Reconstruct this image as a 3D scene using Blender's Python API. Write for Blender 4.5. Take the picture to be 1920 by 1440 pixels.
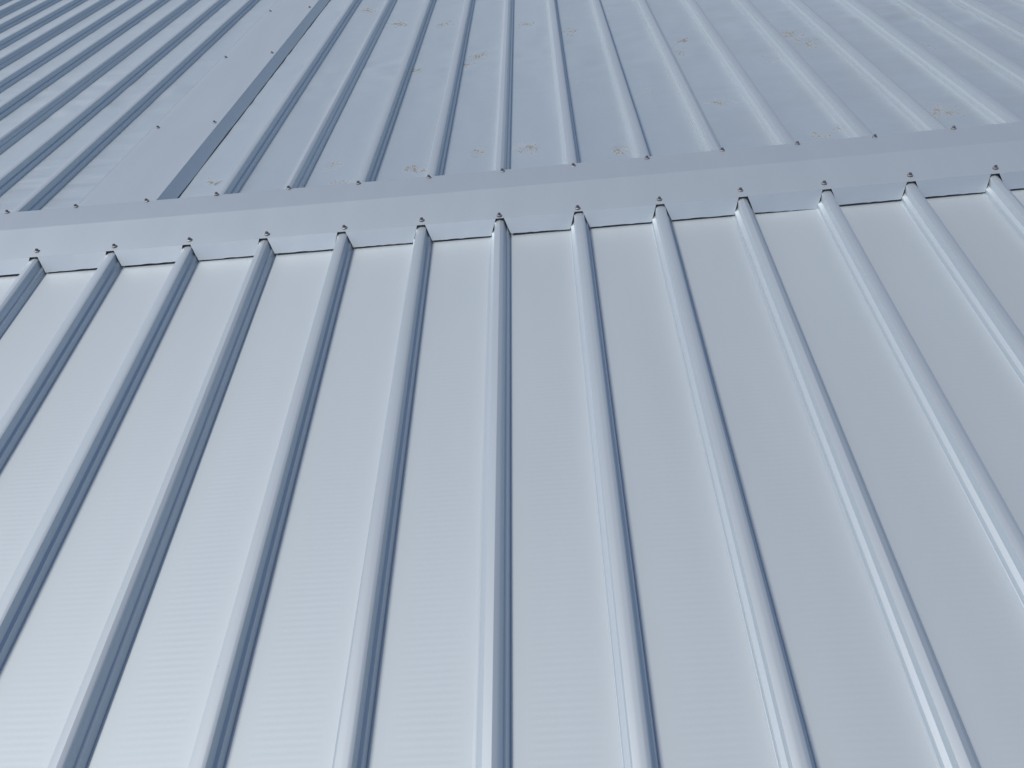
import bpy, math, random
from mathutils import Matrix, Vector, noise

scene = bpy.context.scene
for o in list(bpy.data.objects):
    bpy.data.objects.remove(o)
random.seed(7)
R = math.radians

# ------------------------------------------------------------------ camera
cam_data = bpy.data.cameras.new('camera')
cam_data.sensor_width = 36.0
cam_data.lens = 31.6745
cam_data.clip_start = 0.02
cam_data.clip_end = 6000
cam = bpy.data.objects.new('camera', cam_data)
scene.collection.objects.link(cam)
cam.matrix_world = Matrix((
    (0.9953957, 0.0740282, 0.0608863, 0.395780),
    (0.0029214, 0.6114960, -0.7912421, -2.715814),
    (-0.0958059, 0.7877769, 0.6084642, 1.283894),
    (0, 0, 0, 1)))
scene.camera = cam

# ------------------------------------------------------------------ light
SUN = Vector((-0.44, -0.19, 0.875)).normalized()      # towards the sun: left, a little behind
world = bpy.data.worlds.new('World')
scene.world = world
world.use_nodes = True
wn = world.node_tree
bg = wn.nodes['Background']
sky = wn.nodes.new('ShaderNodeTexSky')
sky.sky_type = 'NISHITA'
sky.sun_disc = False
sky.sun_elevation = math.asin(SUN.z)
sky.sun_rotation = math.atan2(SUN.x, SUN.y)
sky.air_density = 0.8
sky.dust_density = 1.5
sky.ozone_density = 1.5
wn.links.new(sky.outputs['Color'], bg.inputs['Color'])
bg.inputs['Strength'].default_value = 0.08
sun_data = bpy.data.lights.new('sun', 'SUN')
sun_data.energy = 2.2
sun_data.angle = R(12.0)
sun_data.color = (1.0, 0.94, 0.84)
sun = bpy.data.objects.new('sun', sun_data)
sun.rotation_euler = SUN.to_track_quat('Z', 'Y').to_euler()
scene.collection.objects.link(sun)
scene.view_settings.view_transform = 'Standard'
scene.view_settings.look = 'None'
scene.view_settings.gamma = 1.0
scene.view_settings.use_curve_mapping = False
scene.view_settings.exposure = 0.34

# ------------------------------------------------------------------ constants (metres)
P = 0.25            # rib spacing
X0 = 0.227          # x of near rib no. 6 and far rib no. 7
PITCH = R(2.6914)   # slope of either side of the ridge
RIB_H = 0.043
NEAR_PAN = -0.052   # pan level below the flashing plane, near side
FAR_PAN = -0.058
S_FOLD = 0.187      # near flange: distance fold -> bent lip
S_FAR = 0.176       # far flange edge
def bow(x): return 0.0046 * x * x if abs(x) < 2.2 else 0.0046 * 2.2 * (2 * abs(x) - 2.2)       # the flashing was not laid dead straight

# ------------------------------------------------------------------ node helpers
class NT:
    def __init__(s, name):
        s.m = bpy.data.materials.new(name); s.m.use_nodes = True
        s.t = s.m.node_tree; s.b = s.t.nodes['Principled BSDF']
    def n(s, typ, **kw):
        nd = s.t.nodes.new(typ)
        for k, v in kw.items(): setattr(nd, k, v)
        return nd
    def put(s, v, sock):
        if hasattr(v, 'is_output'): s.t.links.new(v, sock)
        else: sock.default_value = v
    def math(s, op, a, b=0.0, c=0.0, clamp=False):
        nd = s.n('ShaderNodeMath', operation=op, use_clamp=clamp)
        for i, v in enumerate((a, b, c)): s.put(v, nd.inputs[i])
        return nd.outputs[0]
    def smooth(s, v, lo, hi, a=0.0, b=1.0):
        nd = s.n('ShaderNodeMapRange', interpolation_type='SMOOTHSTEP')
        s.put(v, nd.inputs[0]); nd.inputs[1].default_value = lo; nd.inputs[2].default_value = hi
        nd.inputs[3].default_value = a; nd.inputs[4].default_value = b
        return nd.outputs[0]
    def noise(s, vec, scale, detail=2.0, rough=0.5):
        nd = s.n('ShaderNodeTexNoise'); s.t.links.new(vec, nd.inputs['Vector'])
        nd.inputs['Scale'].default_value = scale; nd.inputs['Detail'].default_value = detail
        nd.inputs['Roughness'].default_value = rough
        return nd.outputs['Fac']
    def scaled(s, vec, sc):
        nd = s.n('ShaderNodeVectorMath', operation='MULTIPLY'); s.t.links.new(vec, nd.inputs[0])
        nd.inputs[1].default_value = sc
        return nd.outputs[0]
    def mix(s, f, a, b):
        nd = s.n('ShaderNodeMix', data_type='RGBA')
        s.put(f, nd.inputs[0]); s.put(a, nd.inputs[6]); s.put(b, nd.inputs[7])
        return nd.outputs[2]
    def set(s, name, v): s.put(v, s.b.inputs[name])

# muddy foot marks on the far sheets: x, y, half length, half width, turn, strength
MARKS = [(-.222, 1.676, .070, .085, .2, 1.0), (-.108, .385, .055, .075, .8, .95), (.085, 1.832, .03, .16, -.5, .9),
         (.020, 1.690, .075, .05, .1, .9), (.310, .489, .085, .10, .1, .7), (.314, 2.386, .08, .11, -.4, .85),
         (-.418, 2.678, .09, .16, .5, .8), (.124, .506, .06, .09, .3, .75), (.644, .410, .05, .10, .0, .75),
         (-.365, .330, .07, .07, .2, .6), (-.880, .448, .08, .05, .1, .8), (-.428, .503, .08, .09, .2, .65),
         (.550, 2.123, .07, .16, .2, .65), (1.077, 1.767, .05, .10, -.6, .95), (1.030, 1.590, .05, .10, .2, .85),
         (1.578, 1.677, .10, .12, .3, .75), (1.613, 1.521, .10, .10, .1, .7), (1.411, 1.326, .12, .10, .1, .55),
         (1.359, .380, .07, .08, .2, .65), (1.082, .794, .09, .10, .1, .7), (1.832, .484, .10, .10, .2, .75),
         (1.451, .416, .06, .07, .2, .6), (-.660, 3.109, .08, .20, .4, .75), (-2.788, 2.894, .09, .25, .4, .6),
         (2.05, 1.30, .08, .14, .4, .6), (-.15, 2.55, .07, .15, -.3, .7), (.56, 1.25, .07, .12, .3, .45),
         (-1.75, .95, .07, .14, .5, .45), (-2.25, 2.0, .07, .18, .5, .45), (.83, 1.05, .06, .10, .3, .4)]

def sheet_material(name, base, rough, metal, micro=0.0, dirty=False, canning=0.0):
    m = NT(name)
    pos = m.n('ShaderNodeNewGeometry').outputs['Position']
    sep = m.n('ShaderNodeSeparateXYZ'); m.t.links.new(pos, sep.inputs[0])
    # coat: faint mottling along the rolling direction
    streak = m.noise(m.scaled(pos, (9.0, 1.3, 9.0)), 1.0, 4, .55)
    fine = m.noise(pos, 420.0, 2, .6)
    v = m.math('MULTIPLY_ADD', streak, 0.04, 0.95)
    v = m.math('MULTIPLY_ADD', fine, 0.05, v)
    v = m.math('MULTIPLY', v, m.math('MULTIPLY_ADD', m.n('ShaderNodeObjectInfo').outputs['Random'], .05, .95))
    col = m.mix(v, (0, 0, 0, 1), (*base, 1))
    rgh = m.math('MULTIPLY_ADD', streak, 0.05, rough - .025)
    # tiny sparse specks of grit
    vor = m.n('ShaderNodeTexVoronoi', feature='F1'); m.t.links.new(pos, vor.inputs['Vector'])
    vor.inputs['Scale'].default_value = 14.0
    cell = m.n('ShaderNodeSeparateColor'); m.t.links.new(vor.outputs['Color'], cell.inputs[0])
    keep = m.math('GREATER_THAN', cell.outputs[0], 0.90 if not dirty else 0.75)
    speck = m.math('MULTIPLY', m.math('LESS_THAN', vor.outputs['Distance'], 0.020), keep)
    col = m.mix(m.math('MULTIPLY', speck, 0.75), col, (.10, .09, .085, 1))
    if dirty:
        warp = m.noise(pos, 9.0, 3, .6)
        wv = m.n('ShaderNodeTexNoise'); m.t.links.new(pos, wv.inputs['Vector']); wv.inputs['Scale'].default_value = 16.0
        wo = m.n('ShaderNodeVectorMath', operation='MULTIPLY_ADD'); m.t.links.new(wv.outputs['Color'], wo.inputs[0])
        wo.inputs[1].default_value = (.09, .16, 0); wo.inputs[2].default_value = (-.045, -.08, 0)
        wa = m.n('ShaderNodeVectorMath', operation='ADD'); m.t.links.new(pos, wa.inputs[0]); m.t.links.new(wo.outputs[0], wa.inputs[1])
        ws = m.n('ShaderNodeSeparateXYZ'); m.t.links.new(wa.outputs[0], ws.inputs[0])
        total = None
        for (x, y, a, b, t, k) in MARKS:
            dx = m.math('SUBTRACT', ws.outputs[0], x); dy = m.math('SUBTRACT', ws.outputs[1], y)
            c, s_ = math.cos(t), math.sin(t)
            u = m.math('ADD', m.math('MULTIPLY', dx, c / a), m.math('MULTIPLY', dy, s_ / a))
            w = m.math('ADD', m.math('MULTIPLY', dx, -s_ / b), m.math('MULTIPLY', dy, c / b))
            d = m.math('SQRT', m.math('ADD', m.math('MULTIPLY', u, u), m.math('MULTIPLY', w, w)))
            k_ = m.math('MULTIPLY', m.math('SUBTRACT', 1.0, d, clamp=True), k)
            total = k_ if total is None else m.math('MAXIMUM', total, k_)
        crumb = m.noise(m.scaled(pos, (60.0, 26.0, 30.0)), 1.0, 6, .74)
        ridged = m.math('SUBTRACT', 1.0, m.math('MULTIPLY', m.math('ABSOLUTE', m.math('SUBTRACT', m.noise(m.scaled(pos, (26.0, 16.0, 20.0)), 1.0, 3, .6), .5)), 7.0), clamp=True)
        lvl = m.math('ADD', m.math('MULTIPLY_ADD', total, 0.30, crumb), m.math('MULTIPLY', ridged, .13))
        mud = m.math('MULTIPLY', m.smooth(lvl, .71, .83), m.smooth(total, .02, .2))
        film = m.math('MULTIPLY', m.smooth(m.math('MULTIPLY_ADD', warp, .8, total), .6, 1.3), .2)
        # weather stains plus painted shade: right-hand sheets darkened to imitate weaker light
        stain_shade = m.math('MULTIPLY', m.smooth(m.noise(m.scaled(pos, (2.0, 3.0, 2.0)), 1.0, 5, .62), .36, .66),
                      m.smooth(sep.outputs[0], .35, 1.5, .02, .15))
        col = m.mix(m.math('MAXIMUM', film, stain_shade), col, (.27, .265, .27, 1))
        col = m.mix(m.math('MULTIPLY', mud, .78), col, (.105, .098, .094, 1))
        met = m.math('SUBTRACT', metal, m.math('MULTIPLY', m.math('MAXIMUM', mud, m.math('MULTIPLY', stain_shade, .4)), metal * .9))
        m.set('Metallic', met)
        rgh = m.math('ADD', rgh, m.math('MULTIPLY', mud, .3))
    else:
        m.set('Metallic', metal)
    m.set('Base Color', col); m.set('Roughness', rgh)
    height = m.math('MULTIPLY', fine, 0.000006)
    if micro:
        tc = m.n('ShaderNodeTexCoord'); gs = m.n('ShaderNodeSeparateXYZ')
        m.t.links.new(tc.outputs['Generated'], gs.inputs[0])
        gx = gs.outputs[0]
        mask = m.math('MULTIPLY', m.smooth(gx, .20, .34), m.smooth(gx, .70, .84, 1.0, 0.0))
        patch = m.noise(m.scaled(pos, (3.0, 2.2, 1.0)), 1.0, 2, .5)
        mask = m.math('MULTIPLY', mask, m.smooth(patch, .25, .75, .6, 1.0))
        wob = m.noise(pos, 2.0, 1, .5)
        ph = m.math('ADD', m.math('MULTIPLY', sep.outputs[1], 2 * math.pi / .0145), m.math('MULTIPLY', wob, 6.0))
        height = m.math('ADD', height, m.math('MULTIPLY', m.math('MULTIPLY', m.math('SINE', ph), mask), micro))
    if canning:
        big = m.noise(m.scaled(pos, (2.6, 10.0, 1.0)), 1.0, 2, .4)
        zone = m.smooth(m.noise(m.scaled(pos, (.5, 1.1, 1.0)), 1.0, 1, .5), .38, .62)
        height = m.math('ADD', height, m.math('MULTIPLY', m.math('MULTIPLY', big, zone), canning))
    bmp = m.n('ShaderNodeBump'); bmp.inputs['Strength'].default_value = 1.0
    bmp.inputs['Distance'].default_value = 1.0
    m.t.links.new(height, bmp.inputs['Height'])
    m.t.links.new(bmp.outputs[0], m.b.inputs['Normal'])
    return m.m

BASE = (.563, .627, .675)
M_NEAR = sheet_material('near_sheet_coating', BASE, .68, .70, micro=.00004)
M_FAR = sheet_material('far_sheet_coating', (.75, .82, .84), .51, .86, micro=.00003, dirty=True, canning=.011)
M_RIB = sheet_material('rib_coating', BASE, .55, .70)
M_FLASH = sheet_material('flashing_coating', BASE, .56, .70)

def metal_material(name, base, rough, metal):
    m = NT(name)
    pos = m.n('ShaderNodeNewGeometry').outputs['Position']
    f = m.noise(pos, 600.0, 3, .6)
    m.set('Base Color', m.mix(f, (*[c * .7 for c in base], 1), (*base, 1)))
    m.set('Roughness', m.math('MULTIPLY_ADD', f, .2, rough)); m.set('Metallic', metal)
    return m.m
M_SCREW = metal_material('screw_steel', (.15, .16, .19), .40, .7)
M_WASHER = metal_material('washer_steel', (.36, .37, .40), .45, .7)
M_RUBBER = metal_material('washer_rubber', (.03, .03, .035), .7, 0.0)

# ------------------------------------------------------------------ object helpers
def link(name, me, parent=None):
    o = bpy.data.objects.new(name, me); scene.collection.objects.link(o)
    if parent: o.parent = parent
    return o
def tag(o, label, cat):
    o['label'] = label; o['category'] = cat
    return o
def mesh(name, verts, faces, mat, smooth=30):
    me = bpy.data.meshes.new(name)
    me.from_pydata(verts, [], faces); me.update()
    me.materials.append(mat)
    if smooth:
        me.polygons.foreach_set('use_smooth', [True] * len(me.polygons))
        me.set_sharp_from_angle(angle=R(smooth))
        count = {}
        for p in me.polygons:
            for k in p.edge_keys: count[k] = count.get(k, 0) + 1
        at = me.attributes.get('sharp_edge') or me.attributes.new('sharp_edge', 'BOOLEAN', 'EDGE')
        for e in me.edges:
            if count.get(e.key, 0) < 2: at.data[e.index].value = True
    return me
def grid(nu, nv, fn):
    vs = [fn(i, j) for j in range(nv) for i in range(nu)]
    fs = [(j * nu + i, j * nu + i + 1, (j + 1) * nu + i + 1, (j + 1) * nu + i) for j in range(nv - 1) for i in range(nu - 1)]
    return vs, fs
def strip(profiles, thick=None):
    """loft open profiles (lists of points) into a sheet"""
    nu = len(profiles[0])
    vs = [p for pr in profiles for p in pr]
    fs = [(j * nu + i, j * nu + i + 1, (j + 1) * nu + i + 1, (j + 1) * nu + i) for j in range(len(profiles) - 1) for i in range(nu - 1)]
    return vs, fs
def solidify(o, t, off=-1):
    md = o.modifiers.new('thickness', 'SOLIDIFY'); md.thickness = t; md.offset = off

def rounded(pts):
    """pts: (u, z, radius) -> polyline with rounded corners"""
    out = []
    n = len(pts)
    for i, (u, z, r) in enumerate(pts):
        if r == 0 or i in (0, n - 1): out.append((u, z)); continue
        p = Vector((u, z)); a = Vector(pts[i - 1][:2]) - p; b = Vector(pts[i + 1][:2]) - p
        la = min(r, a.length * .48); lb = min(r, b.length * .48)
        p0 = p + a.normalized() * la; p2 = p + b.normalized() * lb
        for t in (0, .25, .5, .75, 1):
            q = p0 * (1 - t) ** 2 + p * 2 * t * (1 - t) + p2 * t * t
            out.append((q.x, q.y))
    return out
H = RIB_H * 1000
FOOT_L = [(-32, .4, 0), (-30.4, 1.7, 1.0), (-28.8, 1.6, .6), (-28.4, .8, .3)]
FOOT_R = [(28.0, .9, .5), (29.0, 1.7, .7), (30.6, 1.5, .9), (32, .4, 0)]
LEFT = [(-27.8, 13.5, .4), (-17.8, 19.0, .4)]
RIGHT = [(17.6, 22.0, .5), (24.4, 17.6, .5)]
PLAIN = rounded(FOOT_L + LEFT + [(-15.8, H - 2.0, .4), (-3.0, H - .2, 3), (8.0, H - .2, 3), (14.4, H - 2.2, .6)] + RIGHT + FOOT_R)
LAP = rounded([(-36.0, .3, 0), (-35.9, 1.5, .1), (-30.6, 1.9, .8)] + FOOT_L[2:] + LEFT + [(-15.8, H - 2.0, .5), (1.0, H + .8, .6), (11.6, H - 3.0, 3.0), (15.6, H * .76, 4.0)] + RIGHT + FOOT_R)

# ------------------------------------------------------------------ setting: ground far below the eaves
g = mesh('ground', [(-3000, -3000, -7), (3000, -3000, -7), (3000, 3000, -7), (-3000, 3000, -7)], [(0, 1, 2, 3)],
         metal_material('dry_ground', (.16, .15, .11), .9, 0.0), 0)
g = link('ground', g); g['kind'] = 'structure'

# ------------------------------------------------------------------ roof slopes
def slope_root(sign, name, label):
    r = link(name, None); r.rotation_euler = (-sign * PITCH, 0, 0)
    r.empty_display_size = .2
    return tag(r, label, 'roof')
NEAR = slope_root(-1, 'roof_slope', 'near roof slope of clean pale grey ribbed metal sheets below the ridge flashing')
FAR = slope_root(1, 'roof_slope', 'far roof slope of ribbed metal sheets with muddy foot marks, beyond the ridge flashing')

def rib_mesh(name, prof, s0, s1, sign, z0, seed):
    rnd = random.Random(seed)
    ph, ph2 = rnd.random() * 6, rnd.random() * 6
    n = 28
    prs = []
    for j in range(n + 1):
        s = s0 + (s1 - s0) * (j / n)
        du = .0006 * math.sin(s * 1.3 + ph) + .0002 * math.sin(s * 4.1 + ph2)
        dz = .0004 * math.sin(s * 2.3 + ph2)
        prs.append([(u / 1000 + du * (z / H), sign * s, z0 + z / 1000 + dz * (z / H)) for u, z in prof])
    if sign < 0: prs.reverse()
    v, f = strip(prs)
    return mesh(name, v, f, M_RIB, 24)

def pan_mesh(name, xa, xb, s0, s1, sign, z0, amp, mat, seed):
    nu, nv = (11, 90) if sign < 0 else (11, 260)
    rnd = random.Random(seed)
    tilt = rnd.uniform(-.0007, .0007); belly = rnd.uniform(.0002, .0010); off = Vector((rnd.random() * 90, rnd.random() * 90, 0))
    def fn(i, j):
        u = i / (nu - 1); s = s0 + (s1 - s0) * ((j / (nv - 1)) ** 1.25)
        edge = max(0.0, min(1.0, (u - .11) / .2)) * max(0.0, min(1.0, (.89 - u) / .2))
        edge = edge * edge * (3 - 2 * edge)
        z = belly * math.sin(math.pi * u) + tilt * (u - .5)
        z += amp * noise.noise(Vector((u * .9, s * 3.1, 0)) + off) * edge
        if sign > 0:      # dents where people stepped, in loose bands across the slope
            band = math.exp(-((s - 1.75) / .45) ** 2) + .6 * math.exp(-((s - 3.4) / .5) ** 2) + .12
            z += .0085 * band * noise.noise(Vector((u * 1.3, s * 9.0, 3.0)) + off) * edge
        return (xa + (xb - xa) * u, sign * s, z0 + z)
    v, f = grid(nu, nv, fn)
    if sign < 0: f = [q[::-1] for q in f]
    return mesh(name, v, f, mat, 60)

# where each rib really sits (small laying errors)
NEAR_OFF = {0: -.006, 1: -.0015, 2: .0005, 3: .0006, 4: .0016, 5: .0038, 6: .0002, 7: -.0034, 8: -.0026, 9: 0, 10: .0028, 11: .004, 12: .004}
FAR_OFF = {0: -.008, 4: -.005, 5: .005, 6: .004, 7: -.004, 8: -.003, 9: -.003, 10: -.004, 11: -.006, 12: .007, 13: .004, 14: .007, -1: .005, -2: .008, -3: .002, -4: .005, -5: .008, -6: .004}
def near_x(k): return X0 + (k - 6) * P - .0022 + NEAR_OFF.get(k, 0)
def far_x(k): return X0 + (k - 7) * P - .0035 + FAR_OFF.get(k, 0)
NK = range(-14, 26)
FK = range(-20, 28)
COVERED = (1, 2)                 # these far ribs run hidden under the cover strip
for k in NK:
    link('rib', rib_mesh('rib', LAP if k % 3 == 0 else PLAIN, .05, 4.6, -1, NEAR_PAN, k), NEAR).location.x = near_x(k)
    if k + 1 in NK:
        link('pan', pan_mesh('pan', near_x(k), near_x(k + 1), .0, 4.6, -1, NEAR_PAN, .00035, M_NEAR, 100 + k), NEAR)
for k in FK:
    link('rib', rib_mesh('rib', LAP if k % 3 == 1 else PLAIN, .05, 8.5, 1, FAR_PAN, 50 + k), FAR).location.x = far_x(k)
    if k + 1 in FK:
        link('pan', pan_mesh('pan', far_x(k), far_x(k + 1), .0, 8.5, 1, FAR_PAN, .0006, M_FAR, 300 + k), FAR)

# ------------------------------------------------------------------ ridge flashing
ridge = tag(link('ridge_flashing', None), 'long folded metal ridge flashing with notched front lip and two rows of screws', 'flashing')
XA, XB = near_x(NK[0]), near_x(NK[-1])
NX = 260
ca, sa = math.cos(PITCH), math.sin(PITCH)
def near_pt(x, s, z=0.0): return (x, -s * ca - z * sa + bow(x), -s * sa + z * ca)
def far_pt(x, s, z=0.0): return (x, s * ca + z * sa + bow(x), -s * sa + z * ca)
def wob(x, k): return .00022 * noise.noise(Vector((x * 1.6, k * 7.3, 1.7)))
xs = [XA + (XB - XA) * i / NX for i in range(NX + 1)]
# far flange: a slightly turned-down hem on its edge
prs = []
for x in xs:
    w = wob(x, 1)
    prs.append([far_pt(x, S_FAR, -.0052 + w * 2), far_pt(x, S_FAR - .012, -.0018 + w), far_pt(x, .11, .0016 + wob(x, 2)), far_pt(x, .05, .0046), far_pt(x, .0, .0070), (x, bow(x) - .010, .0076)])
v, f = strip(prs)
o = link('far_flange', mesh('far_flange', v, f, M_FLASH, 2.2), ridge)
solidify(o, .0007)
# near flange with the shallow crease just above the screw row
prs = []
for x in xs:
    prs.append([(x, bow(x) - .010, .0076), near_pt(x, .016, .0077), near_pt(x, .06, .0058 + wob(x, 4)), near_pt(x, .12, .0030 + wob(x, 5)), near_pt(x, S_FOLD - .029, .0012), near_pt(x, S_FOLD, -.0006)])
v, f = strip(prs)
o = link('near_flange', mesh('near_flange', v, f, M_FLASH, 1.4), ridge)
solidify(o, .0007)
# the bent-down lip is cut round each rib: one tab per bay
LIP_DROP, LIP_RUN = .0432, .0260
TAB = {9: (.0440, .0505), 7: (.0440, .0445), 5: (.0435, .0450), 3: (.0430, .0440)}
for k in NK[:-1]:
    rnd = random.Random(900 + k)
    d0, d1 = TAB.get(k, (LIP_DROP + rnd.uniform(-.002, .002), LIP_DROP + rnd.uniform(-.002, .002)))
    xa, xb = near_x(k), near_x(k + 1)
    top0, top1 = xa + .0125 + rnd.uniform(-.0015, .0015), xb - .0125 + rnd.uniform(-.0015, .0015)
    bot0, bot1 = xa + .0305 + rnd.uniform(-.001, .001), xb - .0300 + rnd.uniform(-.001, .001)
    prs = []
    n = 12
    for i in range(n + 1):
        t = i / n
        a = top0 + (top1 - top0) * t; b = bot0 + (bot1 - bot0) * t
        d = d0 + (d1 - d0) * t + .0008 * math.sin(t * math.pi) * rnd.choice((-1, 1))
        row = []
        for q in (0, .06, .5, 1):
            x = a + (b - a) * q
            row.append(near_pt(x, S_FOLD + LIP_RUN * q + .0006, -.0006 - d * q))
        prs.append(row)
    v, f = strip(prs)
    o = link('lip_tab', mesh('lip_tab', v, f, M_FLASH, 30), ridge)
    solidify(o, .0008)

# screws: hex head on a domed steel washer with a rubber seal
def ring_mesh(name, prof, n, mat, smooth=35, turn=0.0):
    vs, fs = [], []
    for r, z in prof:
        for i in range(n):
            t = 2 * math.pi * i / n + turn
            vs.append((r * math.cos(t), r * math.sin(t), z))
    for j in range(len(prof) - 1):
        for i in range(n):
            fs.append((j * n + i, j * n + (i + 1) % n, (j + 1) * n + (i + 1) % n, (j + 1) * n + i))
    fs.append(tuple(range(n))[::-1]); fs.append(tuple(range((len(prof) - 1) * n, len(prof) * n)))
    return mesh(name, vs, fs, mat, smooth)
HEAD = ring_mesh('screw', [(.0050, .0028), (.0050, .0080), (.0043, .0090)], 6, M_SCREW, 20)
WASH = ring_mesh('washer', [(.0086, .0012), (.0086, .0020), (.0066, .0034), (.0050, .0037)], 20, M_WASHER)
SEAL = ring_mesh('seal', [(.0080, -.0008), (.0083, .0014)], 20, M_RUBBER)
def screw(parent, loc, tilt, seed):
    rnd = random.Random(seed)
    s = link('screw', HEAD, parent); s.location = loc
    s.rotation_euler = (tilt + rnd.uniform(-.09, .09), rnd.uniform(-.09, .09), rnd.random() * 3)
    link('washer', WASH, s); link('seal', SEAL, s)
    return s
NS = [(-1.2806, .1494), (-1.0179, .1613), (-.7697, .1617), (-.5163, .1666), (-.2668, .1682), (-.0206, .163), (.2239, .1745), (.4685, .17), (.7216, .1606), (.9722, .1478), (1.2262, .1495), (1.4852, .1458), (1.7391, .1451)]
FS = [(-1.5337, .1782), (-1.2802, .1803), (-1.0215, .167), (-.7707, .1732), (-.5144, .1731), (-.2675, .1557), (-.0227, .1522), (.2303, .1509), (.4712, .1422), (.7195, .1505), (.9725, .1622), (1.2209, .1596), (1.4744, .1601), (1.7355, .1734)]
NS += [(near_x(k) + .002, .163 - bow(near_x(k))) for k in (*range(-13, 0), *range(13, 25))]
FS += [(far_x(k) + .003, .159 + bow(far_x(k))) for k in (*range(-12, 0), *range(14, 26))]
for i, (x, s) in enumerate(NS):
    screw(ridge, (x, -s * ca, -s * sa + .0012), PITCH, i)
for i, (x, s) in enumerate(FS):
    s = min(s, S_FAR + bow(x) - .010)
    screw(ridge, (x, s * ca, -s * sa - .0004), -PITCH, 40 + i)

# ------------------------------------------------------------------ cover strip over two ribs of the far slope
cover = tag(link('cover_strip', None), 'flat metal cover strip running up the far slope with dark turned-down edge', 'flashing')
cover.rotation_euler = (-PITCH, 0, 0)
ZT = FAR_PAN + RIB_H + .0022
XL, XR = far_x(1) - .022, far_x(2) + .024
n = 150
SS = [.10 + 8.3 * (j / n) ** 1.15 for j in range(n + 1)]
def sag(s, q): return .0006 * noise.noise(Vector((s * 1.9, q * 3.0, 8.0)))
prs = []
for s in SS:
    row = [(XL, s, ZT - .0006 + sag(s, 0))]
    for q in (.04, .12, .3, .5, .7, .88, .96, 1.0):
        row.append((XL + (XR - XL) * q, s, ZT - .0009 * math.sin(math.pi * q) + sag(s, q)))
    prs.append(row[::-1])
prs.reverse()
v, f = strip([p[::-1] for p in prs][::-1])
o = link('top_plate', mesh('top_plate', v, f, M_FLASH, 40), cover); solidify(o, .0007)
def edge(name, x, sgn, run, drop, wave):
    prs = []
    for s in SS:
        zt = ZT + sag(s, 1.0 if sgn > 0 else 0) - (.0006 if sgn < 0 else 0)
        d = drop + wave * noise.noise(Vector((s * 2.6, 4.0, sgn))) + .5 * wave * noise.noise(Vector((s * 6.0, 9.0, sgn)))
        prs.append([(x + sgn * (.0004 + run * q), s, zt - d * q) for q in (0, .05, .5, 1)])
    if sgn < 0: prs.reverse()
    v, f = strip(prs)
    o = link(name, mesh(name, v, f, M_FLASH, 30), cover); solidify(o, .0008, 1)
edge('turned_edge', XR, 1, .0290, .0412, .0030)
edge('turned_edge', XL, -1, .006, .020, .002)
for i, s in enumerate((1.022, 2.113, 3.150, 4.20, 5.25, 6.3)):
    screw(cover, (far_x(1) + .002, s, ZT), 0, 70 + i)
    screw(cover, (far_x(2) + .002, s - .002, ZT), 0, 90 + i)
